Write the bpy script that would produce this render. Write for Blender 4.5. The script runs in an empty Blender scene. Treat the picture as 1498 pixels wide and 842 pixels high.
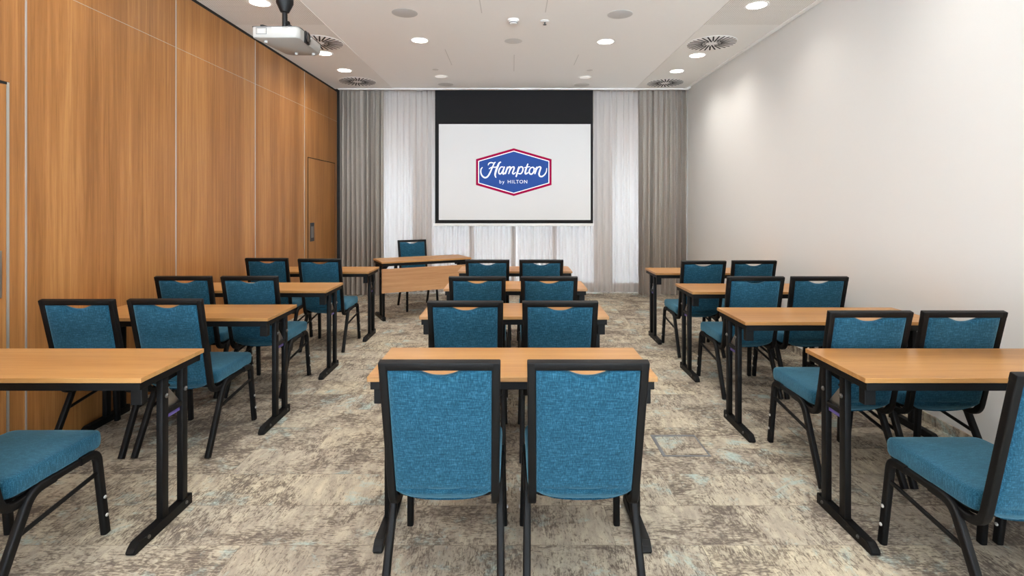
import bpy, bmesh, math, random
from mathutils import Vector, Matrix, Quaternion

random.seed(7)
PI = math.pi
S = bpy.context.scene
COL = S.collection

# ------------------------------------------------------------------ camera, world, exposure
F, CX, HZ, EYE = 770.0, 749.5, 296.0, 1.49          # focal length in px, vanishing point, eye height
cam_data = bpy.data.cameras.new('camera')
cam_data.sensor_width = 36.0
cam_data.lens = F / 1498.0 * 36.0
cam_data.shift_x = (749.0 - CX) / 1498.0
cam_data.shift_y = -(421.0 - HZ) / 1498.0
cam_data.clip_start = 0.02
cam = bpy.data.objects.new('camera', cam_data)
cam.location = (0, 0, EYE)
cam.rotation_euler = (PI / 2, 0, 0)
COL.objects.link(cam)
S.camera = cam

S.view_settings.view_transform = 'Standard'
S.view_settings.look = 'None'
S.view_settings.gamma = 1.0
S.view_settings.use_curve_mapping = False
S.view_settings.exposure = 0.74
try:
    S.cycles.max_bounces = 14
    S.cycles.diffuse_bounces = 10
    S.cycles.transparent_max_bounces = 16
    S.cycles.use_denoising = True
    S.cycles.sample_clamp_indirect = 6.0
except Exception:
    pass

LAMP_W = 60.0           # watts of each ceiling downlight in the raised field
SIDE_W = 27.0            # watts of each downlight in the side strips
LAMP_COL = (1.0, 0.955, 0.895)
SKY_STRENGTH = 4.2

world = bpy.data.worlds.new('sky')
S.world = world
world.use_nodes = True
wn = world.node_tree
wn.nodes.clear()
w_out = wn.nodes.new('ShaderNodeOutputWorld')
w_bg = wn.nodes.new('ShaderNodeBackground')
w_tc = wn.nodes.new('ShaderNodeTexCoord')
w_sep = wn.nodes.new('ShaderNodeSeparateXYZ')
w_ramp = wn.nodes.new('ShaderNodeValToRGB')
wn.links.new(w_tc.outputs['Generated'], w_sep.inputs[0])
wn.links.new(w_sep.outputs['Z'], w_ramp.inputs[0])
w_ramp.color_ramp.elements[0].position = 0.02
w_ramp.color_ramp.elements[0].color = (4.5, 4.40, 4.28, 1)  # below the horizon: brightened to throw light up onto the ceiling
w_ramp.color_ramp.elements[1].position = 0.12
w_ramp.color_ramp.elements[1].color = (0.42, 0.45, 0.50, 1)
wn.links.new(w_ramp.outputs[0], w_bg.inputs['Color'])
w_bg.inputs['Strength'].default_value = SKY_STRENGTH
wn.links.new(w_bg.outputs[0], w_out.inputs[0])


# ------------------------------------------------------------------ materials
def srgb(r, g, b):
    def f(c):
        c /= 255.0
        return c / 12.92 if c <= 0.04045 else ((c + 0.055) / 1.055) ** 2.4
    return (f(r), f(g), f(b), 1.0)


def new_mat(name, color=(200, 200, 200), rough=0.5, metal=0.0, spec=0.5):
    m = bpy.data.materials.new(name)
    m.use_nodes = True
    b = m.node_tree.nodes['Principled BSDF']
    b.inputs['Base Color'].default_value = srgb(*color)
    b.inputs['Roughness'].default_value = rough
    b.inputs['Metallic'].default_value = metal
    b.inputs['Specular IOR Level'].default_value = spec
    return m


class NT:
    """small helper for building node trees"""
    def __init__(self, m):
        self.t = m.node_tree
        self.b = self.t.nodes['Principled BSDF']

    def n(self, kind, **kw):
        x = self.t.nodes.new(kind)
        for k, v in kw.items():
            setattr(x, k, v)
        return x

    def l(self, a, b):
        self.t.links.new(a, b)

    def ramp(self, fac, stops):
        r = self.n('ShaderNodeValToRGB')
        el = r.color_ramp.elements
        while len(el) < len(stops):
            el.new(0.5)
        for e, (p, c) in zip(el, stops):
            e.position = p
            e.color = c
        self.l(fac, r.inputs[0])
        return r.outputs[0]

    def noise(self, vec, scale, detail=4, rough=0.55, dist=0.0):
        x = self.n('ShaderNodeTexNoise')
        x.inputs['Scale'].default_value = scale
        x.inputs['Detail'].default_value = detail
        x.inputs['Roughness'].default_value = rough
        x.inputs['Distortion'].default_value = dist
        self.l(vec, x.inputs['Vector'])
        return x.outputs['Fac']

    def mapping(self, vec, scale=(1, 1, 1), loc=(0, 0, 0), rot=(0, 0, 0)):
        x = self.n('ShaderNodeMapping')
        x.inputs['Scale'].default_value = scale
        x.inputs['Location'].default_value = loc
        x.inputs['Rotation'].default_value = rot
        self.l(vec, x.inputs['Vector'])
        return x.outputs[0]

    def math(self, op, a, b=None, clamp=False):
        x = self.n('ShaderNodeMath', operation=op)
        x.use_clamp = clamp
        for i, v in enumerate((a, b)):
            if v is None:
                continue
            if isinstance(v, (int, float)):
                x.inputs[i].default_value = v
            else:
                self.l(v, x.inputs[i])
        return x.outputs[0]

    def mix(self, fac, a, b, mode='MIX'):
        x = self.n('ShaderNodeMix', data_type='RGBA', blend_type=mode)
        for i, v in ((0, fac), (6, a), (7, b)):
            if isinstance(v, (int, float)):
                x.inputs[i].default_value = v
            elif isinstance(v, tuple):
                x.inputs[i].default_value = v
            else:
                self.l(v, x.inputs[i])
        return x.outputs[2]

    def bump(self, h, strength=0.2, dist=0.002):
        x = self.n('ShaderNodeBump')
        x.inputs['Strength'].default_value = strength
        x.inputs['Distance'].default_value = dist
        self.l(h, x.inputs['Height'])
        self.l(x.outputs[0], self.b.inputs['Normal'])


def wood_mat(name, dark, mid, light, axis, rough, offset=False, stretch=14.0):
    """straight grained laminate, the grain runs along `axis` (0 x, 1 y, 2 z)"""
    m = new_mat(name, mid, rough)
    k = NT(m)
    tc = k.n('ShaderNodeTexCoord')
    v = tc.outputs['Object']
    if offset:
        oi = k.n('ShaderNodeObjectInfo')
        add = k.n('ShaderNodeVectorMath', operation='ADD')
        sc = k.n('ShaderNodeVectorMath', operation='SCALE')
        comb = k.n('ShaderNodeCombineXYZ')
        for i in range(3):
            k.l(oi.outputs['Random'], comb.inputs[i])
        k.l(comb.outputs[0], sc.inputs[0])
        sc.inputs['Scale'].default_value = 37.0
        k.l(v, add.inputs[0])
        k.l(sc.outputs[0], add.inputs[1])
        v = add.outputs[0]
    s = [stretch] * 3
    s[axis] = 0.55
    broad = k.noise(k.mapping(v, tuple(x * 0.35 for x in s)), 1.0, 3, 0.5, 0.3)
    fine = k.noise(k.mapping(v, tuple(x * 3.2 if i != axis else x * 2.2 for i, x in enumerate(s))), 1.0, 5, 0.6, 0.6)
    sp = [220.0] * 3
    sp[axis] = 9.0
    pores = k.noise(k.mapping(v, tuple(sp)), 1.0, 2, 0.5)
    f = k.math('ADD', k.math('MULTIPLY', broad, 0.5), k.math('MULTIPLY', fine, 0.5))
    c = k.ramp(f, [(0.37, srgb(*dark)), (0.5, srgb(*mid)), (0.63, srgb(*light))])
    p = k.ramp(pores, [(0.30, (0.80, 0.78, 0.76, 1)), (0.46, (1, 1, 1, 1))])
    k.l(k.mix(0.6, c, p, 'MULTIPLY'), k.b.inputs['Base Color'])
    k.bump(pores, 0.05, 0.001)
    return m


M = {}
M['wall_wood'] = wood_mat('wall_wood', (143, 93, 46), (166, 111, 59), (185, 132, 76), 2, 0.42)
M['door_wood'] = wood_mat('door_wood', (143, 93, 46), (166, 111, 59), (185, 132, 76), 2, 0.42)
M['table_wood'] = wood_mat('table_wood', (152, 105, 56), (171, 123, 70), (184, 137, 83), 0, 0.36, True, 9.0)
M['panel_wood'] = wood_mat('panel_wood', (158, 110, 72), (180, 130, 88), (196, 148, 104), 0, 0.42, True, 9.0)
M['plaster'] = new_mat('plaster', (219, 217, 213), 0.9)
M['ceiling'] = new_mat('ceiling_paint', (246, 244, 240), 0.92)
M['white_plastic'] = new_mat('white_plastic', (236, 234, 230), 0.45)
M['projector_white'] = new_mat('projector_white', (152, 147, 141), 0.5)
M['bolt'] = new_mat('dark_bolt', (120, 118, 115), 0.35, 0.9)
M['grey_plastic'] = new_mat('grey_plastic', (214, 211, 206), 0.6)
M['speaker_cloth'] = new_mat('speaker_cloth', (200, 199, 197), 0.8)
M['black_metal'] = new_mat('black_powder_coat', (8, 7, 7), 0.55, 0.0, 0.25)
M['black_gap'] = new_mat('black_gap', (18, 16, 15), 0.8)
M['steel'] = new_mat('brushed_steel', (176, 174, 170), 0.35, 1.0)
M['silver_trim'] = new_mat('silver_trim', (190, 184, 176), 0.4, 0.6)
M['dark_grey'] = new_mat('dark_grey', (70, 70, 72), 0.5)
M['bumper'] = new_mat('bumper', (190, 186, 180), 0.4)
M['sticker'] = new_mat('purple_sticker', (98, 84, 150), 0.5)
M['box_trim'] = new_mat('box_trim', (110, 112, 114), 0.45, 0.3)
M['screen_black'] = new_mat('screen_black', (33, 32, 33), 0.85, 0, 0.2)
M['frame_grey'] = new_mat('window_frame', (120, 124, 130), 0.4)
M['lens'] = new_mat('lens_glass', (12, 12, 16), 0.08, 0, 0.8)


def fabric_mat():
    m = new_mat('blue_weave', (40, 118, 152), 0.9, 0, 0.15)
    k = NT(m)
    tc = k.n('ShaderNodeTexCoord')
    v = tc.outputs['Object']
    a = k.noise(k.mapping(v, (300, 300, 30)), 1.0, 2, 0.5)
    b = k.noise(k.mapping(v, (30, 300, 300)), 1.0, 2, 0.5)
    f = k.math('MULTIPLY', k.math('ADD', a, b), 0.5)
    big = k.noise(v, 9.0, 3, 0.5)
    c = k.ramp(f, [(0.34, srgb(13, 51, 68)), (0.5, srgb(23, 69, 90)), (0.68, srgb(52, 101, 123))])
    c2 = k.mix(0.35, c, k.ramp(big, [(0.3, (0.86, 0.86, 0.86, 1)), (0.7, (1.12, 1.12, 1.12, 1))]), 'MULTIPLY')
    k.l(c2, k.b.inputs['Base Color'])
    k.b.inputs['Sheen Weight'].default_value = 0.5
    k.b.inputs['Sheen Tint'].default_value = srgb(150, 205, 225)
    k.bump(f, 0.3, 0.001)
    return m


M['blue'] = fabric_mat()


def carpet_mat():
    m = new_mat('distressed_carpet', (170, 158, 140), 0.95, 0, 0.1)
    k = NT(m)
    tc = k.n('ShaderNodeTexCoord')
    v = tc.outputs['Object']
    # planks of 1 m x 0.25 m: a random value per plank
    br = k.n('ShaderNodeTexBrick')
    br.offset = 0.37
    br.offset_frequency = 2
    br.inputs['Color1'].default_value = (0, 0, 0, 1)
    br.inputs['Color2'].default_value = (1, 1, 1, 1)
    br.inputs['Mortar'].default_value = (0.5, 0.5, 0.5, 1)
    br.inputs['Scale'].default_value = 1.0
    br.inputs['Mortar Size'].default_value = 0.002
    br.inputs['Mortar Smooth'].default_value = 0.2
    br.inputs['Brick Width'].default_value = 1.0
    br.inputs['Row Height'].default_value = 0.30
    k.l(k.mapping(v, (1, 1, 1), (0.18, 0.11, 0)), br.inputs['Vector'])
    rnd = br.outputs['Color']
    seam = br.outputs['Fac']
    comb = k.n('ShaderNodeCombineXYZ')
    k.l(k.math('MULTIPLY', rnd, 13.0), comb.inputs[0])
    k.l(k.math('MULTIPLY', rnd, 29.0), comb.inputs[1])
    k.l(k.math('MULTIPLY', rnd, 7.0), comb.inputs[2])
    add = k.n('ShaderNodeVectorMath', operation='ADD')
    k.l(v, add.inputs[0])
    k.l(comb.outputs[0], add.inputs[1])
    p = add.outputs[0]
    # broad worn areas, streaks both ways, small flecks
    worn = k.noise(p, 3.2, 6, 0.66, 0.6)
    st_y = k.noise(k.mapping(p, (120, 24, 1)), 1.0, 6, 0.72, 0.9)
    st_x = k.noise(k.mapping(p, (24, 120, 1)), 1.0, 6, 0.72, 0.9)
    pick = k.ramp(k.noise(p, 1.6, 2, 0.5), [(0.47, (0, 0, 0, 1)), (0.55, (1, 1, 1, 1))])
    st = k.mix(pick, st_y, st_x)
    vo = k.n('ShaderNodeTexVoronoi')
    vo.feature = 'DISTANCE_TO_EDGE'
    vo.inputs['Scale'].default_value = 19.0
    warp = k.n('ShaderNodeTexNoise')
    warp.inputs['Scale'].default_value = 13.0
    warp.inputs['Detail'].default_value = 3
    k.l(p, warp.inputs['Vector'])
    wadd = k.n('ShaderNodeVectorMath', operation='MULTIPLY_ADD')
    k.l(warp.outputs['Color'], wadd.inputs[0])
    wadd.inputs[1].default_value = (0.16, 0.16, 0.16)
    k.l(p, wadd.inputs[2])
    k.l(wadd.outputs[0], vo.inputs['Vector'])
    scroll = k.ramp(vo.outputs['Distance'], [(0.04, (1, 1, 1, 1)), (0.20, (0, 0, 0, 1))])
    d = k.math('ADD', k.math('MULTIPLY', worn, 0.50), k.math('MULTIPLY', st, 0.60))
    d = k.math('ADD', d, k.math('MULTIPLY', scroll, 0.055))
    base = k.ramp(k.noise(k.mapping(p, (26, 7, 1)), 1.0, 4, 0.65),
                  [(0.3, srgb(156, 146, 133)), (0.5, srgb(179, 168, 150)), (0.7, srgb(200, 189, 167))])
    tone = k.ramp(rnd, [(0.0, (0.86, 0.85, 0.86, 1)), (0.5, (1, 1, 1, 1)), (1.0, (1.06, 1.05, 1.0, 1))])
    base = k.mix(1.0, base, tone, 'MULTIPLY')
    mask = k.ramp(d, [(0.55, (0, 0, 0, 1)), (0.592, (0.45, 0.45, 0.45, 1)), (0.65, (1, 1, 1, 1))])
    c = k.mix(k.math('MULTIPLY', mask, 0.85), base, srgb(90, 79, 72))
    # faded aqua touches
    aq = k.noise(k.mapping(p, (1, 1, 1), (4.1, 9.7, 2.0)), 3.4, 6, 0.75, 0.4)
    aqm = k.ramp(aq, [(0.56, (0, 0, 0, 1)), (0.66, (0.75, 0.75, 0.75, 1))])
    c = k.mix(k.math('MULTIPLY', aqm, k.math('SUBTRACT', 1.0, k.math('MULTIPLY', mask, 0.6))), c, srgb(166, 188, 184))
    # pile grain and seams
    grain = k.noise(v, 260.0, 2, 0.6)
    c = k.mix(0.55, c, k.ramp(grain, [(0.3, (0.74, 0.74, 0.74, 1)), (0.7, (1.12, 1.12, 1.12, 1))]), 'MULTIPLY')
    c = k.mix(k.math('MULTIPLY', seam, 0.35), c, srgb(90, 80, 70))
    k.l(c, k.b.inputs['Base Color'])
    k.bump(grain, 0.4, 0.003)
    return m


M['carpet'] = carpet_mat()


def perforated_mat():
    m = new_mat('perforated_board', (226, 220, 210), 0.92)
    k = NT(m)
    tc = k.n('ShaderNodeTexCoord')
    sep = k.n('ShaderNodeSeparateXYZ')
    k.l(tc.outputs['Object'], sep.inputs[0])
    pitch = 0.02
    hx = k.math('SUBTRACT', k.math('FRACT', k.math('DIVIDE', sep.outputs[0], pitch)), 0.5)
    hy = k.math('SUBTRACT', k.math('FRACT', k.math('DIVIDE', sep.outputs[1], pitch)), 0.5)
    r2 = k.math('ADD', k.math('MULTIPLY', hx, hx), k.math('MULTIPLY', hy, hy))
    hole = k.math('LESS_THAN', r2, 0.06)
    near = k.math('LESS_THAN', sep.outputs[1], 5.35)
    k.l(k.mix(k.math('MULTIPLY', hole, near), srgb(234, 231, 225), srgb(176, 166, 154)), k.b.inputs['Base Color'])
    return m


M['perforated'] = perforated_mat()


def cloth_mat(name, col, rough=0.9):
    m = new_mat(name, col, rough, 0, 0.15)
    k = NT(m)
    tc = k.n('ShaderNodeTexCoord')
    a = k.noise(k.mapping(tc.outputs['Object'], (300, 300, 60)), 1.0, 3, 0.6)
    lo = tuple(c * 0.86 for c in srgb(*col)[:3]) + (1,)
    hi = tuple(min(1, c * 1.1) for c in srgb(*col)[:3]) + (1,)
    k.l(k.ramp(a, [(0.35, lo), (0.65, hi)]), k.b.inputs['Base Color'])
    k.bump(a, 0.15, 0.001)
    return m


M['drape'] = cloth_mat('grey_drape', (170, 160, 150))


def sheer_mat():
    m = new_mat('white_sheer', (240, 238, 236), 0.9, 0, 0.1)
    k = NT(m)
    out = k.t.nodes['Material Output']
    dif = k.n('ShaderNodeBsdfDiffuse')
    dif.inputs['Color'].default_value = srgb(226, 218, 212)
    tl = k.n('ShaderNodeBsdfTranslucent')
    tl.inputs['Color'].default_value = srgb(116, 104, 97)
    tr = k.n('ShaderNodeBsdfTransparent')
    m1 = k.n('ShaderNodeMixShader')
    m1.inputs[0].default_value = 0.30
    k.l(dif.outputs[0], m1.inputs[1])
    k.l(tl.outputs[0], m1.inputs[2])
    m2 = k.n('ShaderNodeMixShader')
    m2.inputs[0].default_value = 0.13
    k.l(m1.outputs[0], m2.inputs[1])
    k.l(tr.outputs[0], m2.inputs[2])
    k.l(m2.outputs[0], out.inputs['Surface'])
    return m


M['sheer'] = sheer_mat()


def glass_mat():
    m = new_mat('window_glass', (230, 238, 244), 0.02)
    k = NT(m)
    out = k.t.nodes['Material Output']
    tr = k.n('ShaderNodeBsdfTransparent')
    tr.inputs['Color'].default_value = srgb(226, 236, 244)
    gl = k.n('ShaderNodeBsdfGlossy')
    gl.inputs['Roughness'].default_value = 0.02
    mx = k.n('ShaderNodeMixShader')
    mx.inputs[0].default_value = 0.08
    k.l(tr.outputs[0], mx.inputs[1])
    k.l(gl.outputs[0], mx.inputs[2])
    k.l(mx.outputs[0], out.inputs['Surface'])
    return m


M['glass'] = glass_mat()


def emit_mat(name, col, strength, base=(240, 240, 240)):
    m = new_mat(name, base, 0.5)
    b = m.node_tree.nodes['Principled BSDF']
    b.inputs['Emission Color'].default_value = col
    b.inputs['Emission Strength'].default_value = strength
    return m


M['lamp_glow'] = emit_mat('lamp_glow', (1.0, 0.93, 0.84, 1), 6.0)
M['unlit_glow'] = emit_mat('lamp_dim', (1.0, 0.95, 0.88, 1), 0.25, (236, 233, 228))  # weak emission added so the unlit lens looks bright inside
M['screen_white'] = emit_mat('screen_picture_white', srgb(232, 230, 228), 0.10, (205, 203, 201))
M['logo_red'] = emit_mat('screen_picture_red', srgb(190, 24, 84), 0.16, (140, 14, 58))
M['logo_white'] = emit_mat('screen_picture_letters', srgb(236, 236, 242), 0.2, (236, 236, 240))
M['logo_blue'] = emit_mat('screen_picture_blue', srgb(66, 96, 172), 0.10, (50, 79, 144))
for k_ in ('logo_red', 'logo_blue', 'logo_white', 'screen_white'):
    M[k_].node_tree.nodes['Principled BSDF'].inputs['Specular IOR Level'].default_value = 0.0
    M[k_].node_tree.nodes['Principled BSDF'].inputs['Roughness'].default_value = 0.9


# ------------------------------------------------------------------ mesh helpers
def link(name, bm, mat, parent=None, smooth=False, angle=40):
    bmesh.ops.recalc_face_normals(bm, faces=bm.faces[:])
    me = bpy.data.meshes.new(name)
    bm.to_mesh(me)
    bm.free()
    if smooth:
        for p in me.polygons:
            p.use_smooth = True
        try:
            me.set_sharp_from_angle(angle=math.radians(angle))
        except Exception:
            pass
    me.materials.append(mat)
    o = bpy.data.objects.new(name, me)
    COL.objects.link(o)
    if parent is not None:
        o.parent = parent
    return o


def tag(o, label=None, cat=None, group=None, kind=None):
    if label:
        o['label'] = label
    if cat:
        o['category'] = cat
    if group:
        o['group'] = group
    if kind:
        o['kind'] = kind
    return o


def empty(name, loc=(0, 0, 0), rz=0.0):
    o = bpy.data.objects.new(name, None)
    o.empty_display_size = 0.1
    COL.objects.link(o)
    o.location = loc
    o.rotation_euler = (0, 0, rz)
    return o


def copy_tree(o, parent=None):
    c = o.copy()
    COL.objects.link(c)
    if parent is not None:
        c.parent = parent
    for ch in list(o.children):
        copy_tree(ch, c)
    return c


def box(bm, x0, x1, y0, y1, z0, z1, bevel=0.0, mat=None):
    g = bmesh.ops.create_cube(bm, size=1.0)
    vs = g['verts']
    for v in vs:
        v.co = Vector(((x0 + x1) / 2 + v.co.x * (x1 - x0), (y0 + y1) / 2 + v.co.y * (y1 - y0),
                       (z0 + z1) / 2 + v.co.z * (z1 - z0)))
        if mat is not None:
            v.co = mat @ v.co
    if bevel > 0:
        es = list({e for v in vs for e in v.link_edges})
        bmesh.ops.bevel(bm, geom=es, offset=bevel, segments=2, profile=0.5, affect='EDGES')
    return bm


def fillet(pts, radii, seg=6):
    """polyline with rounded corners"""
    P = [Vector(p) for p in pts]
    out = [P[0]]
    for i in range(1, len(P) - 1):
        a, b, c = P[i - 1], P[i], P[i + 1]
        r = radii[i - 1] if isinstance(radii, (list, tuple)) else radii
        d1, d2 = (a - b), (c - b)
        t = min(r, d1.length * 0.49, d2.length * 0.49)
        p1, p2 = b + d1.normalized() * t, b + d2.normalized() * t
        for j in range(seg + 1):
            u = j / seg
            out.append((1 - u) ** 2 * p1 + 2 * u * (1 - u) * b + u * u * p2)
    out.append(P[-1])
    return out


def sweep(bm, pts, w, h, ref, round_=0.35, closed=False):
    """sweep a rounded rectangle: w along `ref` (perpendicular to a planar path), h across it"""
    ref = Vector(ref).normalized()
    prof = []
    r = min(w, h) * round_
    for sx, sy, a0 in ((1, 1, 0), (-1, 1, 90), (-1, -1, 180), (1, -1, 270)):
        for k in range(4):
            a = math.radians(a0 + 30 * k)
            prof.append((sx * (w / 2 - r) + r * math.cos(a), sy * (h / 2 - r) + r * math.sin(a)))
    n = len(pts)
    rings = []
    for i, p in enumerate(pts):
        p = Vector(p)
        if closed:
            t = Vector(pts[(i + 1) % n]) - Vector(pts[i - 1])
        else:
            t = Vector(pts[min(i + 1, n - 1)]) - Vector(pts[max(i - 1, 0)])
        t.normalize()
        rr = (ref - t * ref.dot(t)).normalized()
        nn = t.cross(rr).normalized()
        k = 1.0
        if 0 < i < n - 1:
            a = (p - Vector(pts[i - 1])).normalized()
            b = (Vector(pts[i + 1]) - p).normalized()
            k = 1.0 / max(0.5, math.sqrt(max(0.0, (1 + a.dot(b)) / 2)))
        rings.append([bm.verts.new(p + rr * x + nn * y * k) for x, y in prof])
    m = len(prof)
    for i in range(n if closed else n - 1):
        A, B = rings[i], rings[(i + 1) % n]
        for j in range(m):
            bm.faces.new((A[j], A[(j + 1) % m], B[(j + 1) % m], B[j]))
    if not closed:
        bm.faces.new(rings[0][::-1])
        bm.faces.new(rings[-1])
    return bm


def lathe(bm, prof, seg=40, mat=None, close=True):
    """prof: list of (r, z) from bottom to top"""
    rings = []
    for r, z in prof:
        if r < 1e-6:
            v = Vector((0, 0, z))
            rings.append([bm.verts.new(mat @ v if mat else v)])
        else:
            ring = []
            for k in range(seg):
                v = Vector((r * math.cos(2 * PI * k / seg), r * math.sin(2 * PI * k / seg), z))
                ring.append(bm.verts.new(mat @ v if mat else v))
            rings.append(ring)
    for A, B in zip(rings, rings[1:]):
        if len(A) == 1 and len(B) == 1:
            continue
        for k in range(seg):
            k2 = (k + 1) % seg
            if len(A) == 1:
                bm.faces.new((A[0], B[k2], B[k]))
            elif len(B) == 1:
                bm.faces.new((A[k], A[k2], B[0]))
            else:
                bm.faces.new((A[k], A[k2], B[k2], B[k]))
    if close:
        for R, flip in ((rings[0], True), (rings[-1], False)):
            if len(R) > 2:
                bm.faces.new(R[::-1] if flip else R)
    return bm


def prism(bm, outline, d0, d1, frame):
    """extrude a 2-D outline from depth d0 to d1; frame maps (u, v, d) to a point"""
    A = [bm.verts.new(frame(u, v, d0)) for u, v in outline]
    B = [bm.verts.new(frame(u, v, d1)) for u, v in outline]
    n = len(outline)
    bm.faces.new(A[::-1])
    bm.faces.new(B)
    for i in range(n):
        bm.faces.new((A[i], A[(i + 1) % n], B[(i + 1) % n], B[i]))
    return bm


def rot_to(axis):
    return Vector((0, 0, 1)).rotation_difference(Vector(axis).normalized()).to_matrix().to_4x4()


# pixel (1498 x 842 frame) to places in the room
def at_depth(px, py, y):
    return Vector(((px - CX) * y / F, y, EYE - (py - HZ) * y / F))


ZC = 3.30                      # ceiling height


def on_ceiling(px, py, z=ZC):
    y = F * (z - EYE) / (HZ - py)
    return Vector(((px - CX) * y / F, y, z))


# ------------------------------------------------------------------ the room
XL, XR = -2.82, 2.82
Y0, YC, YB = -3.2, 8.38, 8.86          # wall behind the camera, front edge of the ceiling, window wall

bm = bmesh.new()
box(bm, XL - 0.1, XR + 0.1, Y0 - 0.1, YB + 0.2, -0.08, 0.0)
tag(link('floor', bm, M['carpet']), kind='structure')

# ceiling: raised field between two lower perforated side strips
XSL, XSR = -1.90, 1.945
bm = bmesh.new()
box(bm, XSL, XSR, Y0 - 0.1, YC, ZC, ZC + 0.12)
box(bm, XL - 0.1, XR + 0.1, YC - 0.06, YC, ZC, ZC + 0.40)
box(bm, XL - 0.1, XR + 0.1, YC, YB + 0.2, ZC + 0.34, ZC + 0.40)
tag(link('ceiling', bm, M['ceiling']), kind='structure')
ZS = ZC - 0.005
bm = bmesh.new()
box(bm, XL - 0.1, XSL, Y0 - 0.1, YC - 0.001, ZS, ZC + 0.11)
tag(link('trim_1', bm, M['perforated']), kind='structure')
bm = bmesh.new()
box(bm, XSR, XR - 0.10, Y0 - 0.1, YC - 0.001, ZS, ZC + 0.11)
tag(link('trim_2', bm, M['perforated']), kind='structure')
bm = bmesh.new()                           # shallow shadow gap along the right wall
box(bm, XR - 0.10, XR + 0.1, Y0 - 0.1, YC - 0.001, ZC + 0.02, ZC + 0.11)
box(bm, XR - 0.10, XR - 0.085, Y0 - 0.1, YC - 0.001, ZS - 0.01, ZC + 0.02)
tag(link('trim_3', bm, M['ceiling']), kind='structure')

# left wall of wood panels, with silver joints and two flush doors
JOINTS = [0.33, 1.69, 3.05, 4.41, 5.77, 7.14]
SEAM_Z = 2.79
bm = bmesh.new()
edges = [Y0] + [-2.39, -1.03] + JOINTS + [8.46]
for a, b in zip(edges, edges[1:]):
    box(bm, XL - 0.06, XL, a + 0.003, b - 0.003, 0.0, SEAM_Z - 0.002)
    box(bm, XL - 0.06, XL, a + 0.003, b - 0.003, SEAM_Z + 0.002, ZS - 0.03)
tag(link('wall_left', bm, M['wall_wood']), kind='structure')
bm = bmesh.new()
for a in JOINTS + [-2.39, -1.03]:
    box(bm, XL - 0.05, XL + 0.004, a - 0.005, a + 0.005, 0.0, ZS - 0.03)
box(bm, XL - 0.05, XL + 0.0005, Y0, 8.46, SEAM_Z - 0.0018, SEAM_Z + 0.0018)
tag(link('trim_4', bm, M['silver_trim']), kind='structure')
bm = bmesh.new()
box(bm, XL - 0.10, XL - 0.05, Y0, YB, 0.0, ZC + 0.3)
box(bm, XL - 0.10, XL - 0.002, Y0, 8.46, ZS - 0.03, ZS + 0.01)
box(bm, XL - 0.06, XL - 0.001, 8.46, 8.48, 0, ZC + 0.3)
tag(link('trim_5', bm, M['black_gap']), kind='structure')


def flush_door(name, ya, yb, zt, frame_mat, wide):
    d = empty(name, (XL, (ya + yb) / 2, 0))
    tag(d, kind='structure')
    yo = (ya + yb) / 2
    b_ = bmesh.new()
    box(b_, -0.02, 0.003, ya + wide - yo, yb - wide - yo, 0.006, zt - wide)
    link('door_leaf', b_, M['door_wood'], d)
    b_ = bmesh.new()
    box(b_, -0.02, 0.006, ya - yo, ya + wide * 0.8 - yo, 0.0, zt)
    box(b_, -0.02, 0.006, yb - wide * 0.8 - yo, yb - yo, 0.0, zt)
    link('door_frame', b_, frame_mat, d)
    b_ = bmesh.new()
    box(b_, -0.02, 0.005, ya - yo, yb - yo, zt - wide * 0.8, zt + 0.002)
    link('top_gap', b_, M['black_gap'], d)
    return d, yo


d1, yo1 = flush_door('door_1', 1.85, 2.945, 2.16, M['silver_trim'], 0.016)
d2, yo2 = flush_door('door_2', 7.25, 8.36, 2.115, M['black_gap'], 0.010)


def recessed_handle(par, y, z0, z1, w, mat, label):
    b_ = bmesh.new()
    box(b_, 0.003, 0.009, y - w / 2, y + w / 2, z0, z1, 0.002)
    h = link('handle_plate', b_, mat, par)
    b_ = bmesh.new()
    box(b_, 0.009, 0.011, y - w * 0.28, y + w * 0.28, z0 + 0.05, z1 - 0.05, 0.0005)
    link('finger_pull', b_, M['black_gap'] if mat is M['steel'] else M['steel'], h)
    h['label'] = label


recessed_handle(d2, 7.40 - yo2, 0.945, 1.205, 0.15, M['dark_grey'], 'dark recessed door handle plate')
recessed_handle(d1, 2.835 - yo1, 0.965, 1.225, 0.13, M['steel'], 'steel recessed door handle plate')

# right wall with carpet skirting
bm = bmesh.new()
box(bm, XR, XR + 0.12, Y0, YB, 0.0, ZC + 0.4)
tag(link('wall_right', bm, M['plaster']), kind='structure')
bm = bmesh.new()
box(bm, XR - 0.012, XR, Y0, YB, 0.0, 0.062)
tag(link('baseboard_right', bm, M['carpet']), kind='structure')
# unseen rear wall behind the camera; its glazing is added for soft light
bm = bmesh.new()
box(bm, XL - 0.1, XL + 0.10, Y0 - 0.12, Y0, 0.0, ZC + 0.1)
box(bm, XR - 0.10, XR + 0.12, Y0 - 0.12, Y0, 0.0, ZC + 0.1)
box(bm, XL + 0.10, XR - 0.10, Y0 - 0.12, Y0, 3.18, ZC + 0.1)
tag(link('wall_rear', bm, M['plaster']), kind='structure')
w = empty('window_4', (0, Y0 - 0.06, 0))
tag(w, kind='structure')
bm = bmesh.new()
rw = XR - 0.10
for j in range(5):
    x = -rw + 2 * rw * j / 4
    box(bm, max(-rw, x - 0.025), min(rw, x + 0.025), -0.03, 0.03, 0.0, 3.18)
for z0, z1 in ((0.0, 0.06), (3.12, 3.18)):
    box(bm, -rw, rw, -0.028, 0.028, z0, z1)
link('window_frame', bm, M['frame_grey'], w)
bm = bmesh.new()
box(bm, -rw, rw, -0.005, 0.005, 0.03, 3.15)
link('window_pane', bm, M['glass'], w)

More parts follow.
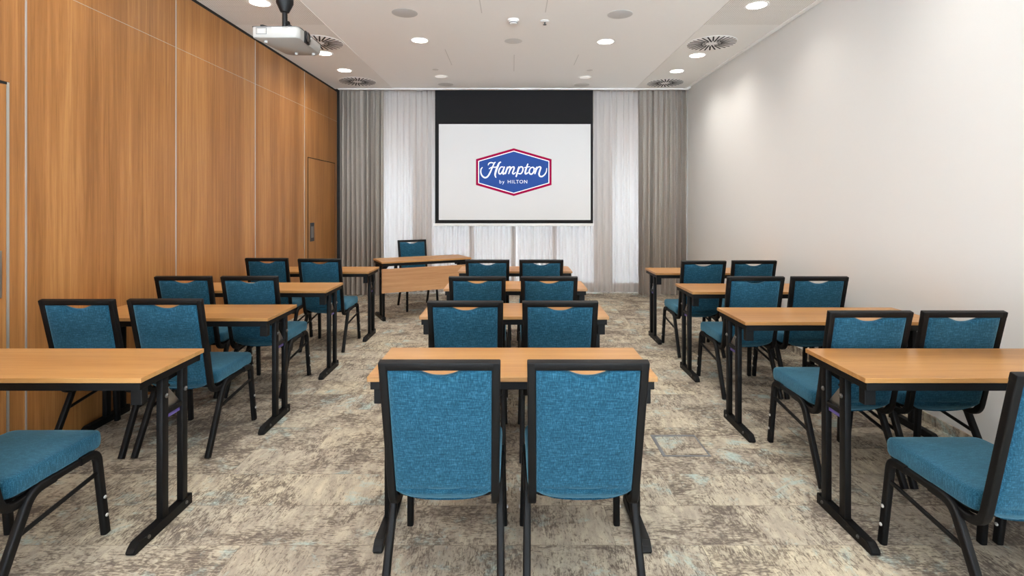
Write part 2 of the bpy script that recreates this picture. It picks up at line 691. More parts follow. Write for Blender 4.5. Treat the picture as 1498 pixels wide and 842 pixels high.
# window wall behind the curtains: plastered piers with tall windows between them
WIN = [(-2.30, -1.66), (-1.40, 1.42), (1.66, 2.40)]  # openings widened and the right one added to brighten the far end
bm = bmesh.new()
e = [XL - 0.1] + [x for w in WIN for x in w] + [XR + 0.1]
for i in range(0, len(e), 2):
    box(bm, e[i], e[i + 1], YB, YB + 0.2, 0.0, ZC + 0.4)
for a, b in WIN:
    box(bm, a, b, YB, YB + 0.2, 3.12, ZC + 0.4)
    box(bm, a, b, YB, YB + 0.2, 0.0, 0.05)
tag(link('wall_back', bm, M['plaster']), kind='structure')
for i, (a, b) in enumerate(WIN):
    w = empty('window_%d' % (i + 1), ((a + b) / 2, YB + 0.1, 0))
    tag(w, kind='structure')
    hw = (b - a) / 2
    nb = max(1, round((b - a) / 0.75))
    bm = bmesh.new()
    for j in range(nb + 1):
        x = -hw + 2 * hw * j / nb
        xa, xb = max(-hw, x - 0.035), min(hw, x + 0.035)
        box(bm, xa, xb, -0.03, 0.03, 0.05, 3.12)
    for z0, z1 in ((0.05, 0.12), (2.86, 3.12)):
        box(bm, -hw, hw, -0.028, 0.028, z0, z1)
    link('window_frame', bm, M['frame_grey'], w)
    bm = bmesh.new()
    box(bm, -hw, hw, -0.006, 0.006, 0.06, 3.1)
    link('window_pane', bm, M['glass'], w)

# slots in the ceiling field
bm = bmesh.new()
for (xa, ya, xb, yb) in ((700, -8, 705, 19), (801, -8, 799, 18), (651, 72, 661, 95), (752, 80, 752, 104), (846, 80, 840, 95)):
    A, B = on_ceiling(xa, ya), on_ceiling(xb, yb)
    x = (A.x + B.x) / 2
    box(bm, x - 0.004, x + 0.004, min(A.y, B.y), max(A.y, B.y), ZC - 0.0015, ZC + 0.001)
tag(link('trim_6', bm, M['grey_plastic']), kind='structure')

# curtain track
bm = bmesh.new()
box(bm, XL + 0.06, XR - 0.03, YC - 0.055, YC + 0.005, ZC - 0.022, ZC)
t = link('curtain_track', bm, M['white_plastic'])
tag(t, 'long white curtain track along the front edge of the ceiling', 'curtain track')


# ------------------------------------------------------------------ curtains
def curtain(name, xa, xb, y, z0, z1, folds, amp, mat, seed, pinch=0.0, thick=0.004):
    rnd = random.Random(seed)
    n = folds * 12
    nz = 14
    ph = [rnd.uniform(-0.5, 0.5) for _ in range(folds + 2)]
    am = [rnd.uniform(0.55, 1.25) for _ in range(folds + 2)]
    bm = bmesh.new()
    front = []
    for j in range(nz + 1):
        v = j / nz
        z = z0 + (z1 - z0) * v
        row = []
        for i in range(n + 1):
            u = i / n
            k = u * folds
            k0 = int(min(k, folds - 0.001))
            fr = k - k0
            a = am[k0] * (1 - fr) + am[k0 + 1] * fr
            p = ph[k0] * (1 - fr) + ph[k0 + 1] * fr
            s = math.sin(2 * PI * k + p * 1.6 + 0.25 * math.sin(3 * v + k0))
            x = xa + (xb - xa) * u + 0.006 * math.cos(4 * PI * k + p * 3) * (1 - 0.4 * v)
            yy = y + amp * a * (0.65 + 0.35 * (1 - v)) * s + 0.3 * amp * math.sin(4 * PI * k * 1.03 + p * 5) * (v * v)
            row.append(bm.verts.new((x, yy, z)))
        front.append(row)
    back = [[bm.verts.new(w.co + Vector((0, thick, 0))) for w in row] for row in front]
    for j in range(nz):
        for i in range(n):
            bm.faces.new((front[j][i], front[j][i + 1], front[j + 1][i + 1], front[j + 1][i]))
            bm.faces.new((back[j][i], back[j + 1][i], back[j + 1][i + 1], back[j][i + 1]))
    for j in range(nz):
        bm.faces.new((front[j][0], front[j + 1][0], back[j + 1][0], back[j][0]))
        bm.faces.new((front[j][n], back[j][n], back[j + 1][n], front[j + 1][n]))
    for i in range(n):
        bm.faces.new((front[0][i], back[0][i], back[0][i + 1], front[0][i + 1]))
        bm.faces.new((front[nz][i], front[nz][i + 1], back[nz][i + 1], back[nz][i]))
    return link(name, bm, mat, None, True, 80)


c = curtain('drape', -2.775, -2.07, 8.475, 0.012, ZC + 0.30, 9, 0.074, M['drape'], 3)
tag(c, 'grey floor-length drape in the corner beside the wood panelled wall', 'curtain', 'grey drapes')
c = curtain('drape', 2.03, 2.805, 8.475, 0.012, ZC + 0.30, 9, 0.074, M['drape'], 8)
tag(c, 'grey floor-length drape in the corner beside the white wall', 'curtain', 'grey drapes')
c = curtain('sheer_curtain', -2.14, 0.05, 8.63, 0.02, ZC + 0.30, 22, 0.024, M['sheer'], 11, thick=0.001)
tag(c, 'white sheer curtain hanging behind the presenter table and its blue chair', 'curtain', 'sheer curtains')
c = curtain('sheer_curtain', 0.03, 2.12, 8.65, 0.02, ZC + 0.30, 21, 0.024, M['sheer'], 12, thick=0.001)
tag(c, 'white sheer curtain next to the grey drape by the white wall', 'curtain', 'sheer curtains')

# ------------------------------------------------------------------ projection screen
YS = 8.43
k_ = YS / F
scr = empty('projection_screen', ((751.5 - CX) * k_, YS, 1.10))
tag(scr, 'large pull-down projection screen with black top showing a blue hexagon logo', 'projection screen')
OX, OZ = scr.location.x, scr.location.z


def sx(px):
    return (px - CX) * k_ - OX


def sz(py):
    return EYE - (py - HZ) * k_ - OZ


bm = bmesh.new()
box(bm, sx(636.5), sx(867.5), 0.0, 0.004, sz(326.5), ZC + 0.20 - OZ)
o = link('black_drop', bm, M['screen_black'], scr)
bm = bmesh.new()
box(bm, sx(642), sx(864), -0.003, 0.0005, sz(321.5), sz(181.5))
pic = link('picture_area', bm, M['screen_white'], scr)
bm = bmesh.new()
box(bm, sx(634.5), sx(868.5), -0.014, 0.016, sz(330.5), sz(326.5), 0.004)
link('bottom_bar', bm, M['white_plastic'], scr, True)
bm = bmesh.new()
box(bm, sx(632), sx(872), -0.03, 0.09, ZC + 0.16 - OZ, ZC + 0.30 - OZ, 0.01)
link('roller_housing', bm, M['white_plastic'], scr, True)

LG = (1.0 / 8.864) * k_            # metres per traced unit of the logo
LX, LZ = sx(751.6), sz(251.6)


def lg(u, v, d):
    return Vector((LX + (u - 635) * LG, -0.003 - d, LZ - (v - 413) * LG))


def hexagon(i):
    # i = inset in traced units
    t = i * 1.04
    return [(635, 105 + t), (1125 - i, 246 + i * 0.76), (1125 - i, 580 - i * 0.76), (635, 722 - t), (145 + i, 580 - i * 0.76), (145 + i, 246 + i * 0.76)]


for nm, ins, d, mt in (('logo_border', 0, 0.0012, M['logo_red']), ('logo_inner_line', 29, 0.0022, M['logo_white']),
                       ('logo_field', 40, 0.0032, M['logo_blue'])):
    bm = bmesh.new()
    prism(bm, hexagon(ins)[::-1], 0.0, d, lg)
    link(nm, bm, mt, pic)


def stroke(bm, pts, w0, w1=None, d=0.0042, thick_mid=True):
    """a brush stroke through traced points, its width swelling in the middle"""
    P = [Vector((a, b)) for a, b in pts]
    P = [2 * P[0] - P[1]] + P + [2 * P[-1] - P[-2]]
    C = []
    for i in range(1, len(P) - 2):
        for q in range(7):
            t_ = q / 7.0
            a, b, c_, d_ = P[i - 1], P[i], P[i + 1], P[i + 2]
            C.append(0.5 * ((2 * b) + (c_ - a) * t_ + (2 * a - 5 * b + 4 * c_ - d_) * t_ ** 2 + (3 * b - a - 3 * c_ + d_) * t_ ** 3))
    C.append(P[-2])
    w1 = w0 if w1 is None else w1
    L, R = [], []
    for i, p in enumerate(C):
        tg = (C[min(i + 1, len(C) - 1)] - C[max(i - 1, 0)])
        tg.normalize()
        n_ = Vector((-tg.y, tg.x))
        s = i / (len(C) - 1)
        w = (w0 + (w1 - w0) * math.sin(PI * s)) / 2
        L.append(bm.verts.new(lg(*(p + n_ * w), d)))
        R.append(bm.verts.new(lg(*(p - n_ * w), d)))
    for i in range(len(C) - 1):
        bm.faces.new((L[i], L[i + 1], R[i + 1], R[i]))


ST = [
    ([(230, 350), (211, 375), (208, 420), (226, 462), (262, 485), (298, 468), (330, 415), (358, 350), (384, 296), (398, 284)], 11, 20),
    ([(302, 326), (312, 302), (340, 290), (375, 296), (400, 284)], 9, 15),
    ([(470, 282), (446, 296), (424, 345), (402, 405), (393, 450), (404, 486)], 11, 26),
    ([(312, 372), (350, 350), (395, 350), (440, 338)], 8, 14),
    ([(500, 348), (470, 348), (446, 382), (440, 418), (454, 438), (478, 420), (502, 372)], 12, 17),
    ([(515, 342), (500, 385), (492, 420), (502, 438), (530, 415)], 15, 20),
    ([(556, 344), (540, 390), (524, 438)], 16, 20),
    ([(536, 400), (562, 356), (585, 346), (592, 362), (580, 400), (568, 438)], 11, 20),
    ([(582, 400), (608, 356), (632, 346), (640, 362), (628, 398), (620, 424), (632, 438), (662, 415)], 11, 19),
    ([(704, 342), (690, 390), (664, 476)], 17, 22),
    ([(692, 385), (716, 350), (740, 346), (754, 366), (748, 404), (724, 434), (690, 430)], 12, 18),
    ([(818, 304), (800, 355), (784, 410), (790, 436), (824, 418)], 14, 21),
    ([(770, 356), (805, 350), (846, 342)], 9, 12),
    ([(884, 352), (856, 358), (836, 396), (842, 432), (868, 438), (894, 406), (898, 366), (882, 350), (862, 356)], 13, 18),
    ([(890, 360), (915, 368), (935, 350)], 8, 10),
    ([(938, 344), (922, 390), (906, 438)], 16, 20),
    ([(918, 400), (946, 356), (972, 344), (984, 358), (972, 396), (962, 436), (972, 464), (1000, 470), (1034, 446), (1056, 408), (1062, 362)], 11, 20),
]
for first_, n_ in ((0, 4), (4, 2), (6, 3), (9, 2), (11, 2), (13, 2), (15, 2)):     # H a m p t o n
    bm = bmesh.new()
    for pts, a, b in ST[first_:first_ + n_]:
        stroke(bm, pts, a, b)
    link('logo_letter', bm, M['logo_white'], pic)


def flat_text(name, body, size, mat, parent, place, extrude=0.0005, spacing=1.0):
    """text turned into a mesh; place(u, v, d) puts glyph units where they belong"""
    cu = bpy.data.curves.new(name, 'FONT')
    cu.body = body
    cu.size = size
    cu.space_character = spacing
    cu.resolution_u = 3
    tmp = bpy.data.objects.new(name, cu)
    COL.objects.link(tmp)
    dg = bpy.context.evaluated_depsgraph_get()
    dg.update()
    me0 = bpy.data.meshes.new_from_object(tmp.evaluated_get(dg))
    bpy.data.objects.remove(tmp)
    b_ = bmesh.new()
    b_.from_mesh(me0)
    bpy.data.meshes.remove(me0)
    for v in b_.verts:
        v.co = place(v.co.x, v.co.y, extrude)
    o_ = link(name, b_, mat, parent)
    return o_


for ch_, u0 in (('b', 446), ('y', 486), ('H', 552), ('I', 606), ('L', 629), ('T', 664), ('O', 706), ('N', 764)):
    flat_text('logo_letter', ch_, 64, M['logo_white'], pic, lambda u, v, d: lg(u0 + u, 559 - v, 0.0042))
bm = bmesh.new()
for a in (1090, 1112):
    prism(bm, [(a, 614), (a + 14, 614), (a + 14, 626), (a, 626)][::-1], 0.0, 0.001, lg)
link('trademark_dots', bm, M['grey_plastic'], pic)


# ------------------------------------------------------------------ tables
TOP_Z = 0.75


def make_table(L, D):
    """top flush on two T-foot ends; origin at floor level under the middle of the table, user side at -y"""
    r = empty('seminar_table')
    hx, hy = L / 2, D / 2
    b_ = bmesh.new()
    box(b_, -hx, hx, -hy, hy, TOP_Z - 0.021, TOP_Z, 0.002)
    link('tabletop', b_, M['table_wood'], r)
    zt = TOP_Z - 0.021
    b_ = bmesh.new()
    for y in (-hy + 0.022, hy - 0.022):
        box(b_, -hx + 0.012, hx - 0.012, y - 0.012, y + 0.012, zt - 0.036, zt, 0.002)
    for s in (-1, 1):
        box(b_, s * (hx - 0.03) - 0.018, s * (hx - 0.03) + 0.018, -hy + 0.02, hy - 0.02, zt - 0.034, zt - 0.001, 0.002)
    link('under_frame', b_, M['black_metal'], r)
    for s in (-1, 1):
        x = s * (hx - 0.045)
        # long foot, rounded at its toe
        b_ = bmesh.new()
        out = [(-hy - 0.005, 0.012), (-hy + 0.006, 0.028), (-hy + 0.03, 0.045), (hy - 0.075, 0.045), (hy - 0.075, 0.052), (hy - 0.055, 0.052), (hy - 0.055, 0.0), (-hy + 0.004, 0.0)]
        prism(b_, out, x - 0.02, x + 0.02, lambda u, v, d: Vector((d, u, v)))
        bmesh.ops.bevel(b_, geom=b_.edges[:], offset=0.003, segments=2, affect='EDGES')
        ft = link('foot', b_, M['black_metal'], r)
        for y in (-hy + 0.085, hy - 0.105):
            b_ = bmesh.new()
            lathe(b_, [(0.0, 0.0), (0.008, 0.0), (0.008, 0.004), (0.004, 0.007), (0.0, 0.007)], 12,
                  Matrix.Translation((x - s * 0.02 + s * 0.04, y, 0.030)) @ rot_to((s, 0, 0)))
            link('bolt', b_, M['bolt'], ft, True)
        # two uprights
        for y, w in ((hy - 0.25, 0.044), (hy - 0.105, 0.040)):
            b_ = bmesh.new()
            box(b_, x - 0.015, x + 0.015, y - w / 2, y + w / 2, 0.045, zt - 0.03, 0.004)
            link('leg', b_, M['black_metal'], r, True)
        # gusset plate under the top and link between the uprights
        b_ = bmesh.new()
        prism(b_, [(hy - 0.29, zt - 0.034), (hy - 0.05, zt - 0.034), (hy - 0.07, zt - 0.075), (hy - 0.22, zt - 0.085), (hy - 0.26, zt - 0.07)],
              x - s * 0.026 - 0.006, x - s * 0.026 + 0.006, lambda u, v, d: Vector((d, u, v)))
        link('gusset', b_, M['black_metal'], r)
        b_ = bmesh.new()
        box(b_, x - 0.012, x + 0.012, hy - 0.23, hy - 0.12, 0.508, 0.532, 0.003)
        link('link_bar', b_, M['black_metal'], r)
        # folding brace from the uprights to the underside
        b_ = bmesh.new()
        sweep(b_, [(x - s * 0.018, hy - 0.18, 0.62), (x - s * 0.06, hy - 0.18, 0.655), (x - s * 0.13, hy - 0.18, zt - 0.002)], 0.026, 0.008, (0, 1, 0), 0.3)
        link('brace', b_, M['black_metal'], r)
        # folding latch
        b_ = bmesh.new()
        prism(b_, [(hy - 0.232, 0.615), (hy - 0.215, 0.635), (hy - 0.125, 0.535), (hy - 0.125, 0.508), (hy - 0.215, 0.525)],
              x - s * 0.004 - 0.003, x - s * 0.004 + 0.003, lambda u, v, d: Vector((d, u, v)))
        la = link('latch_plate', b_, M['steel'], r)
        la['label'] = 'steel folding latch'
        b_ = bmesh.new()
        box(b_, x - s * 0.004 - 0.005, x - s * 0.004 + 0.005, hy - 0.21, hy - 0.125, 0.486, 0.507, 0.001)
        stk = link('release_tab', b_, M['sticker'], la)
        stk['label'] = 'purple release tab'
        for y, z in ((hy - 0.245, 0.60), (hy - 0.105, 0.585)):
            b_ = bmesh.new()
            lathe(b_, [(0.0, 0.0), (0.011, 0.0), (0.011, 0.005), (0.005, 0.010), (0.0, 0.010)], 12,
                  Matrix.Translation((x + s * 0.014, y, z)) @ rot_to((s, 0, 0)))
            link('latch_bolt', b_, M['bolt'], la, True)
        # hook block under the front corner
        b_ = bmesh.new()
        box(b_, s * (hx - 0.045) - 0.024, s * (hx - 0.045) + 0.024, -hy + 0.035, -hy + 0.075, zt - 0.106, zt - 0.03, 0.003)
        link('corner_block', b_, M['black_metal'], r)
    return r


TABLE_L, TABLE_D = 1.235, 0.455
proto_table = make_table(TABLE_L, TABLE_D)
TG = 'wood topped seminar tables with black folding legs'
used_table = False


def place_table(cx, cy, rz, label):
    global used_table
    o_ = copy_tree(proto_table) if used_table else proto_table
    used_table = True
    o_.location = (cx, cy, 0)
    o_.rotation_euler = (0, 0, rz)
    tag(o_, label, 'table', TG)
    return o_


def table_y(py):
    return F * (EYE - TOP_Z) / (py - HZ)


hD = TABLE_D / 2
ORD = ['nearest', 'second', 'third', 'farthest']
# centre column
for i, (cx, ny) in enumerate(((0.0, 2.232), (0.012, 3.42), (0.028, 4.51), (0.03, 5.66))):
    place_table(cx, ny + hD, 0, ['long wood topped table in the middle of the room, nearest to the camera',
                                 'wood topped middle table behind the nearest middle table, second from the camera',
                                 'wood topped middle table, third from the camera, between the second and last middle ones',
                                 'small looking wood topped middle table, farthest of its column, before the screen'][i])
# against the white wall: their free end faces the aisle
for i, (xl, ny) in enumerate(((1.487, 2.217), (1.443, 3.26), (1.490, 4.36), (1.505, 5.52))):
    place_table(xl + TABLE_L / 2, ny + hD, 0, ['wood topped table by the white wall, nearest the camera, cut by the photo edge',
                                               'wood topped table by the white wall, second from the camera',
                                               'wood topped table by the white wall, third from the camera',
                                               'wood topped table by the white wall, farthest, beside the grey drape'][i])
# against the wood wall
for i, (xr, ny) in enumerate(((-1.640, 2.217), (-1.578, 3.37), (-1.575, 4.42), (-1.535, 5.62))):
    L0 = xr - TABLE_L
    dx = max(0.0, (XL + 0.02) - L0)
    place_table(xr - TABLE_L / 2 + dx, ny + hD, 0, ['wood topped table by the wood wall, nearest, in front of the steel door handle',
                                                    'wood topped table by the wood wall, second from the camera',
                                                    'wood topped table by the wood wall, third from the camera',
                                                    'wood topped table by the wood wall, farthest, touching the presenter table'][i])

# presenter table: turned, with a hanging wood modesty panel
RZ = math.atan2(0.53, 1.05)
pt = make_table(1.20, 0.50)
pt.name = 'presenter_table'
pt.rotation_euler = (0, 0, RZ + PI)
mid = Vector((-1.085, 6.80, 0)) + Vector((-math.sin(RZ), math.cos(RZ), 0)) * 0.25
pt.location = mid
tag(pt, 'wood topped presenter table standing askew with a hanging wood front panel', 'table')
bm = bmesh.new()
box(bm, -0.600, 0.600, 0.240, 0.257, 0.360, 0.662, 0.002)
mp = link('modesty_panel', bm, M['panel_wood'], pt)
bm = bmesh.new()
for x in (-0.42, 0.42):
    box(bm, x - 0.02, x + 0.02, 0.222, 0.240, 0.60, 0.72, 0.002)
link('panel_bracket', bm, M['black_metal'], mp)

# ------------------------------------------------------------------ chairs
def outline_seat(scale=1.0, inset=0.0):
    """rounded trapezoid seen from above, wide at the front (+y)"""
    yb, yf = -0.190 + inset, 0.280 - inset
    wb, wf = 0.206 - inset, 0.207 - inset
    c_ = [(-wb, yb, 0.07), (wb, yb, 0.07), (wf, yf, 0.045), (-wf, yf, 0.045)]
    pts = []
    for i in range(4):
        a, b, d = Vector(c_[i - 1][:2]), Vector(c_[i][:2]), Vector(c_[(i + 1) % 4][:2])
        r = max(0.01, c_[i][2] - inset)
        p1 = b + (a - b).normalized() * r
        p2 = b + (d - b).normalized() * r
        for q in range(6):
            t_ = q / 5
            pts.append((1 - t_) ** 2 * p1 + 2 * t_ * (1 - t_) * b + t_ * t_ * p2)
        nx = c_[(i + 1) % 4]
        q1 = Vector(nx[:2]) + (b - Vector(nx[:2])).normalized() * max(0.01, nx[2] - inset)
        for q in range(1, 6):
            pts.append(p2 + (q1 - p2) * q / 6)
    return pts


def back_line(z):
    """y of the back frame's centre line at height z"""
    return -0.205 - (z - 0.42) * 0.235


def make_chair():
    r = empty('banquet_chair')
    # seat cushion
    b_ = bmesh.new()
    layers = [(0.396, 0.014), (0.399, 0.004), (0.408, 0.0), (0.436, -0.002), (0.460, 0.000), (0.4685, 0.005), (0.4725, 0.014), (0.475, 0.04), (0.478, 0.09), (0.480, 0.13)]
    rings = []
    for z, ins in layers:
        rings.append([b_.verts.new((p.x, p.y, z - (0.006 * max(0, (p.y - 0.16) / 0.12) ** 2 if z > 0.43 else 0))) for p in outline_seat(1, ins)])
    n_ = len(rings[0])
    for A, B in zip(rings, rings[1:]):
        for i in range(n_):
            b_.faces.new((A[i], A[(i + 1) % n_], B[(i + 1) % n_], B[i]))
    b_.faces.new(rings[0][::-1])
    ctr = b_.verts.new((0, 0.045, 0.481))
    for i in range(n_):
        b_.faces.new((rings[-1][i], rings[-1][(i + 1) % n_], ctr))
    link('seat', b_, M['blue'], r, True, 60)
    # black board under the cushion
    b_ = bmesh.new()
    lo_ = [b_.verts.new((p.x, p.y, 0.378)) for p in outline_seat(1, 0.022)]
    hi_ = [b_.verts.new((p.x, p.y, 0.397)) for p in outline_seat(1, 0.012)]
    for i in range(n_):
        b_.faces.new((lo_[i], lo_[(i + 1) % n_], hi_[(i + 1) % n_], hi_[i]))
    b_.faces.new(lo_[::-1])
    b_.faces.new(hi_)
    link('seat_board', b_, M['black_metal'], r)
    # back frame: one tube, up one side, across the top and down the other, its ends turning forward under the seat
    b_ = bmesh.new()
    zt = 0.922
    wt, wb = 0.198, 0.190
    # posts
    for s in (-1, 1):
        p_ = fillet([(s * wb, -0.045, 0.368), (s * wb, back_line(0.36) + 0.0, 0.352), (s * wt, back_line(zt + 0.012), zt + 0.012)], 0.075, 8)
        sweep(b_, p_, 0.030, 0.030, (1, 0, 0), 0.18)
    yt = back_line(zt)
    tilt = Matrix.Translation((0, yt, zt)) @ Matrix.Rotation(-math.atan2(-0.235, 1.0), 4, 'X')
    box(b_, -wt - 0.015, wt + 0.015, -0.015, 0.015, -0.015, 0.015, 0.004, tilt)
    link('back_frame', b_, M['black_metal'], r, True, 35)
    # backrest cushion, with the curved hand hold cut into its top edge
    b_ = bmesh.new()
    NU, NV = 40, 52
    top0, bot0 = 0.907, 0.372
    F_, B_ = [], []
    for j in range(NV + 1):
        v = j / NV
        rf, rb = [], []
        for i in range(NU + 1):
            u = -1 + 2 * i / NU
            half = 0.1855 - 0.006 * (1 - v)
            notch = 0.0
            a = abs(u) * half / 0.100
            if a < 1:
                notch = 0.024 * (0.5 + 0.5 * math.cos(PI * a ** 1.25))
            zt_ = top0 - notch
            zb_ = bot0 + 0.034 * abs(u) ** 6 + 0.020 * u * u
            z = zb_ + (zt_ - zb_) * v
            x = u * half
            eu = max(0.0, 1 - abs(u) ** 8)
            ev = max(0.0, 1 - abs(2 * v - 1) ** 14)
            th = 0.006 + 0.017 * (eu * ev) ** 0.5
            seam = -0.012 * math.exp(-((z - 0.432) / 0.007) ** 2) * (ev * eu) ** 0.5
            yb_ = back_line(z)
            low = max(0.0, (0.43 - z) / 0.07)
            rf.append(b_.verts.new((x, yb_ + th + 0.002, z)))
            rb.append(b_.verts.new((x, yb_ - th - seam + 0.034 * low - 0.003 * (1 if 0.385 < z < 0.43 else 0), z)))
        F_.append(rf)
        B_.append(rb)
    for j in range(NV):
        for i in range(NU):
            b_.faces.new((F_[j][i], F_[j + 1][i], F_[j + 1][i + 1], F_[j][i + 1]))
            b_.faces.new((B_[j][i], B_[j][i + 1], B_[j + 1][i + 1], B_[j + 1][i]))
    for j in range(NV):
        b_.faces.new((F_[j][0], B_[j][0], B_[j + 1][0], F_[j + 1][0]))
        b_.faces.new((F_[j][NU], F_[j + 1][NU], B_[j + 1][NU], B_[j][NU]))
    for i in range(NU):
        b_.faces.new((F_[0][i], F_[0][i + 1], B_[0][i + 1], B_[0][i]))
        b_.faces.new((F_[NV][i], B_[NV][i], B_[NV][i + 1], F_[NV][i + 1]))
    link('backrest', b_, M['blue'], r, True, 70)
    # seat frame: side rails and cross bars
    b_ = bmesh.new()
    for s in (-1, 1):
        sweep(b_, [(s * 0.207, 0.17, 0.386), (s * 0.204, -0.02, 0.382)], 0.024, 0.026, (1, 0, 0), 0.3)
    for y in (-0.02, 0.20):
        sweep(b_, [(-0.205, y, 0.384), (0.205, y, 0.384)], 0.024, 0.024, (0, 1, 0), 0.3)
    link('seat_frame', b_, M['black_metal'], r, True)
    for s in (-1, 1):
        b_ = bmesh.new()
        p_ = fillet([(s * 0.217, 0.272, 0.004), (s * 0.207, 0.232, 0.387), (s * 0.207, 0.14, 0.386)], 0.05, 7)
        sweep(b_, p_, 0.029, 0.035, (1, 0, 0), 0.3)
        lg_ = link('leg', b_, M['black_metal'], r, True)
        for z, y in ((0.175, 0.254), (0.09, 0.263)):
            b_ = bmesh.new()
            lathe(b_, [(0.0, 0.0), (0.0075, 0.0), (0.0075, 0.004), (0.003, 0.006), (0.0, 0.006)], 12,
                  Matrix.Translation((s * (0.231 - (0.02 * z)), y, z)) @ rot_to((s, 0, 0)))
            link('stacking_bumper', b_, M['bumper'], lg_, True)
        b_ = bmesh.new()
        p_ = fillet([(s * 0.214, -0.275, 0.004), (s * 0.206, -0.085, 0.383), (s * 0.204, 0.02, 0.383)], 0.085, 8)
        sweep(b_, p_, 0.029, 0.035, (1, 0, 0), 0.3)
        link('leg', b_, M['black_metal'], r, True)
        b_ = bmesh.new()
        sweep(b_, [(s * 0.212, 0.240, 0.295), (s * 0.208, -0.155, 0.245)], 0.016, 0.018, (1, 0, 0), 0.45)
        link('stretcher', b_, M['black_metal'], r, True)
    return r


proto_chair = make_chair()
used_chair = False


def place_chair(x, y, rz, label, group):
    global used_chair
    o_ = copy_tree(proto_chair) if used_chair else proto_chair
    used_chair = True
    o_.location = (x, y, 0)
    o_.rotation_euler = (0, 0, rz)
    tag(o_, label, 'chair', group)
    return o_


ZTOP = 0.94


def seat_from_back(pxm, py, dx=0.0):
    """centre of a chair from the top middle of its back in the frame"""
    y = F * (EYE - ZTOP) / (py - HZ)
    return (pxm - CX) * y / F + dx, y + 0.335


CG = 'blue upholstered banquet chairs with black frames'
PLACES = [
    # px middle, py top of the back, label
    (642.5, 527.5, 'large blue chair seen from behind at the nearest middle table, left of the pair'),
    (861.0, 527.5, 'large blue chair seen from behind at the nearest middle table, right of the pair'),
    (680.4, 440.0, 'blue chair at the second middle table, left of the pair'),
    (819.7, 440.0, 'blue chair at the second middle table, right of the pair'),
    (698.1, 404.0, 'blue chair at the third middle table, left of the pair'),
    (803.5, 404.0, 'blue chair at the third middle table, right of the pair'),
    (713.0, 379.5, 'small looking blue chair at the farthest middle table, left of the pair'),
    (792.0, 379.5, 'small looking blue chair at the farthest middle table, right of the pair'),
    (105.0, 437.5, 'blue chair close to the wood wall at the second table from the camera'),
    (240.0, 437.0, 'blue chair on the aisle side of the second table by the wood wall'),
    (267.0, 403.5, 'blue chair close to the wood wall at the third table from the camera'),
    (364.0, 403.5, 'blue chair on the aisle side of the third table by the wood wall'),
    (389.5, 377.0, 'blue chair close to the wood wall at the farthest table of its column'),
    (467.0, 378.0, 'blue chair on the aisle side of the farthest table by the wood wall'),
    (1275.0, 454.5, 'blue chair on the aisle side of the second table by the white wall'),
    (1410.5, 454.5, 'blue chair close to the white wall at the second table from the camera'),
    (1106.5, 404.0, 'blue chair on the aisle side of the third table by the white wall'),
    (1200.0, 404.0, 'blue chair close to the white wall at the third table from the camera'),
    (1030.0, 381.0, 'blue chair on the aisle side of the farthest table by the white wall'),
    (1104.0, 380.5, 'blue chair close to the white wall at the farthest table, nearest the drape'),
]
NUDGE = {8: (0.022, 0.0), 15: (0.008, 0.0)}
TURN = {}
for i, (px, py, lab) in enumerate(PLACES):
    x, y = seat_from_back(px, py)
    x, y = x + NUDGE.get(i, (0, 0))[0], y + NUDGE.get(i, (0, 0))[1]
    place_chair(x, y, math.radians(TURN.get(i, 0)), lab, CG)
place_chair(-2.05, 2.10, 0, 'blue chair at the nearest table by the wood wall, cut by the photo edge', CG)
place_chair(1.835, 2.03, 0, 'blue chair at the nearest table by the white wall, cut by the photo edge', CG)
place_chair(2.34, 2.03, 0, 'blue chair closest to the white wall, nearest row, only its legs in view', CG)
place_chair(-1.35, 7.50, PI + RZ - 0.03, 'blue chair facing the room behind the presenter table', CG)

# ------------------------------------------------------------------ things on the ceiling
LAMPS_ON = [
    (614, 59, 'c', 'lit round downlight left of the smoke detector in the raised ceiling'),
    (886, 61, 'c', 'lit round downlight in the raised ceiling in front of the white disc on the right'),
    (380, 4, 's', 'lit round downlight beside the projector pole in the ceiling strip by the wood wall'),
    (474, 78, 's', 'lit round downlight just beyond the projector in the ceiling strip'),
    (504, 103, 's', 'lit round downlight nearest the air diffuser above the drape by the wood wall'),
    (1107, 8, 's', 'large lit round downlight in the perforated strip by the white wall, nearest the camera'),
    (1020, 81, 's', 'lit round downlight just beyond the larger air diffuser by the white wall'),
    (990, 104, 's', 'lit round downlight nearest the air diffuser above the drape by the white wall'),
]


def make_downlight(R, glow):
    r = empty('downlight')
    b_ = bmesh.new()
    lathe(b_, [(R * 0.86, -0.001), (R, -0.004), (R * 1.06, -0.005), (R * 1.12, -0.002), (R * 1.12, 0.004)], 40, None, False)
    link('trim_ring', b_, M['white_plastic'], r, True)
    b_ = bmesh.new()
    lathe(b_, [(0.0, -0.0025), (R * 0.88, -0.0025), (R * 0.88, 0.003), (0.0, 0.003)], 40)
    link('lamp_lens', b_, M['lamp_glow'] if glow else M['unlit_glow'], r, True)
    return r


def add_lamp(par, watts):
    ld = bpy.data.lights.new('downlight_beam', 'SPOT')
    ld.energy = watts
    ld.color = LAMP_COL
    ld.spot_size = math.radians(150)
    ld.spot_blend = 1.0
    ld.shadow_soft_size = 0.085
    lo = bpy.data.objects.new('downlight_beam', ld)
    COL.objects.link(lo)
    lo.parent = par
    lo.location = (0, 0, -0.02)


on_proto = make_downlight(0.098, True)
first = True
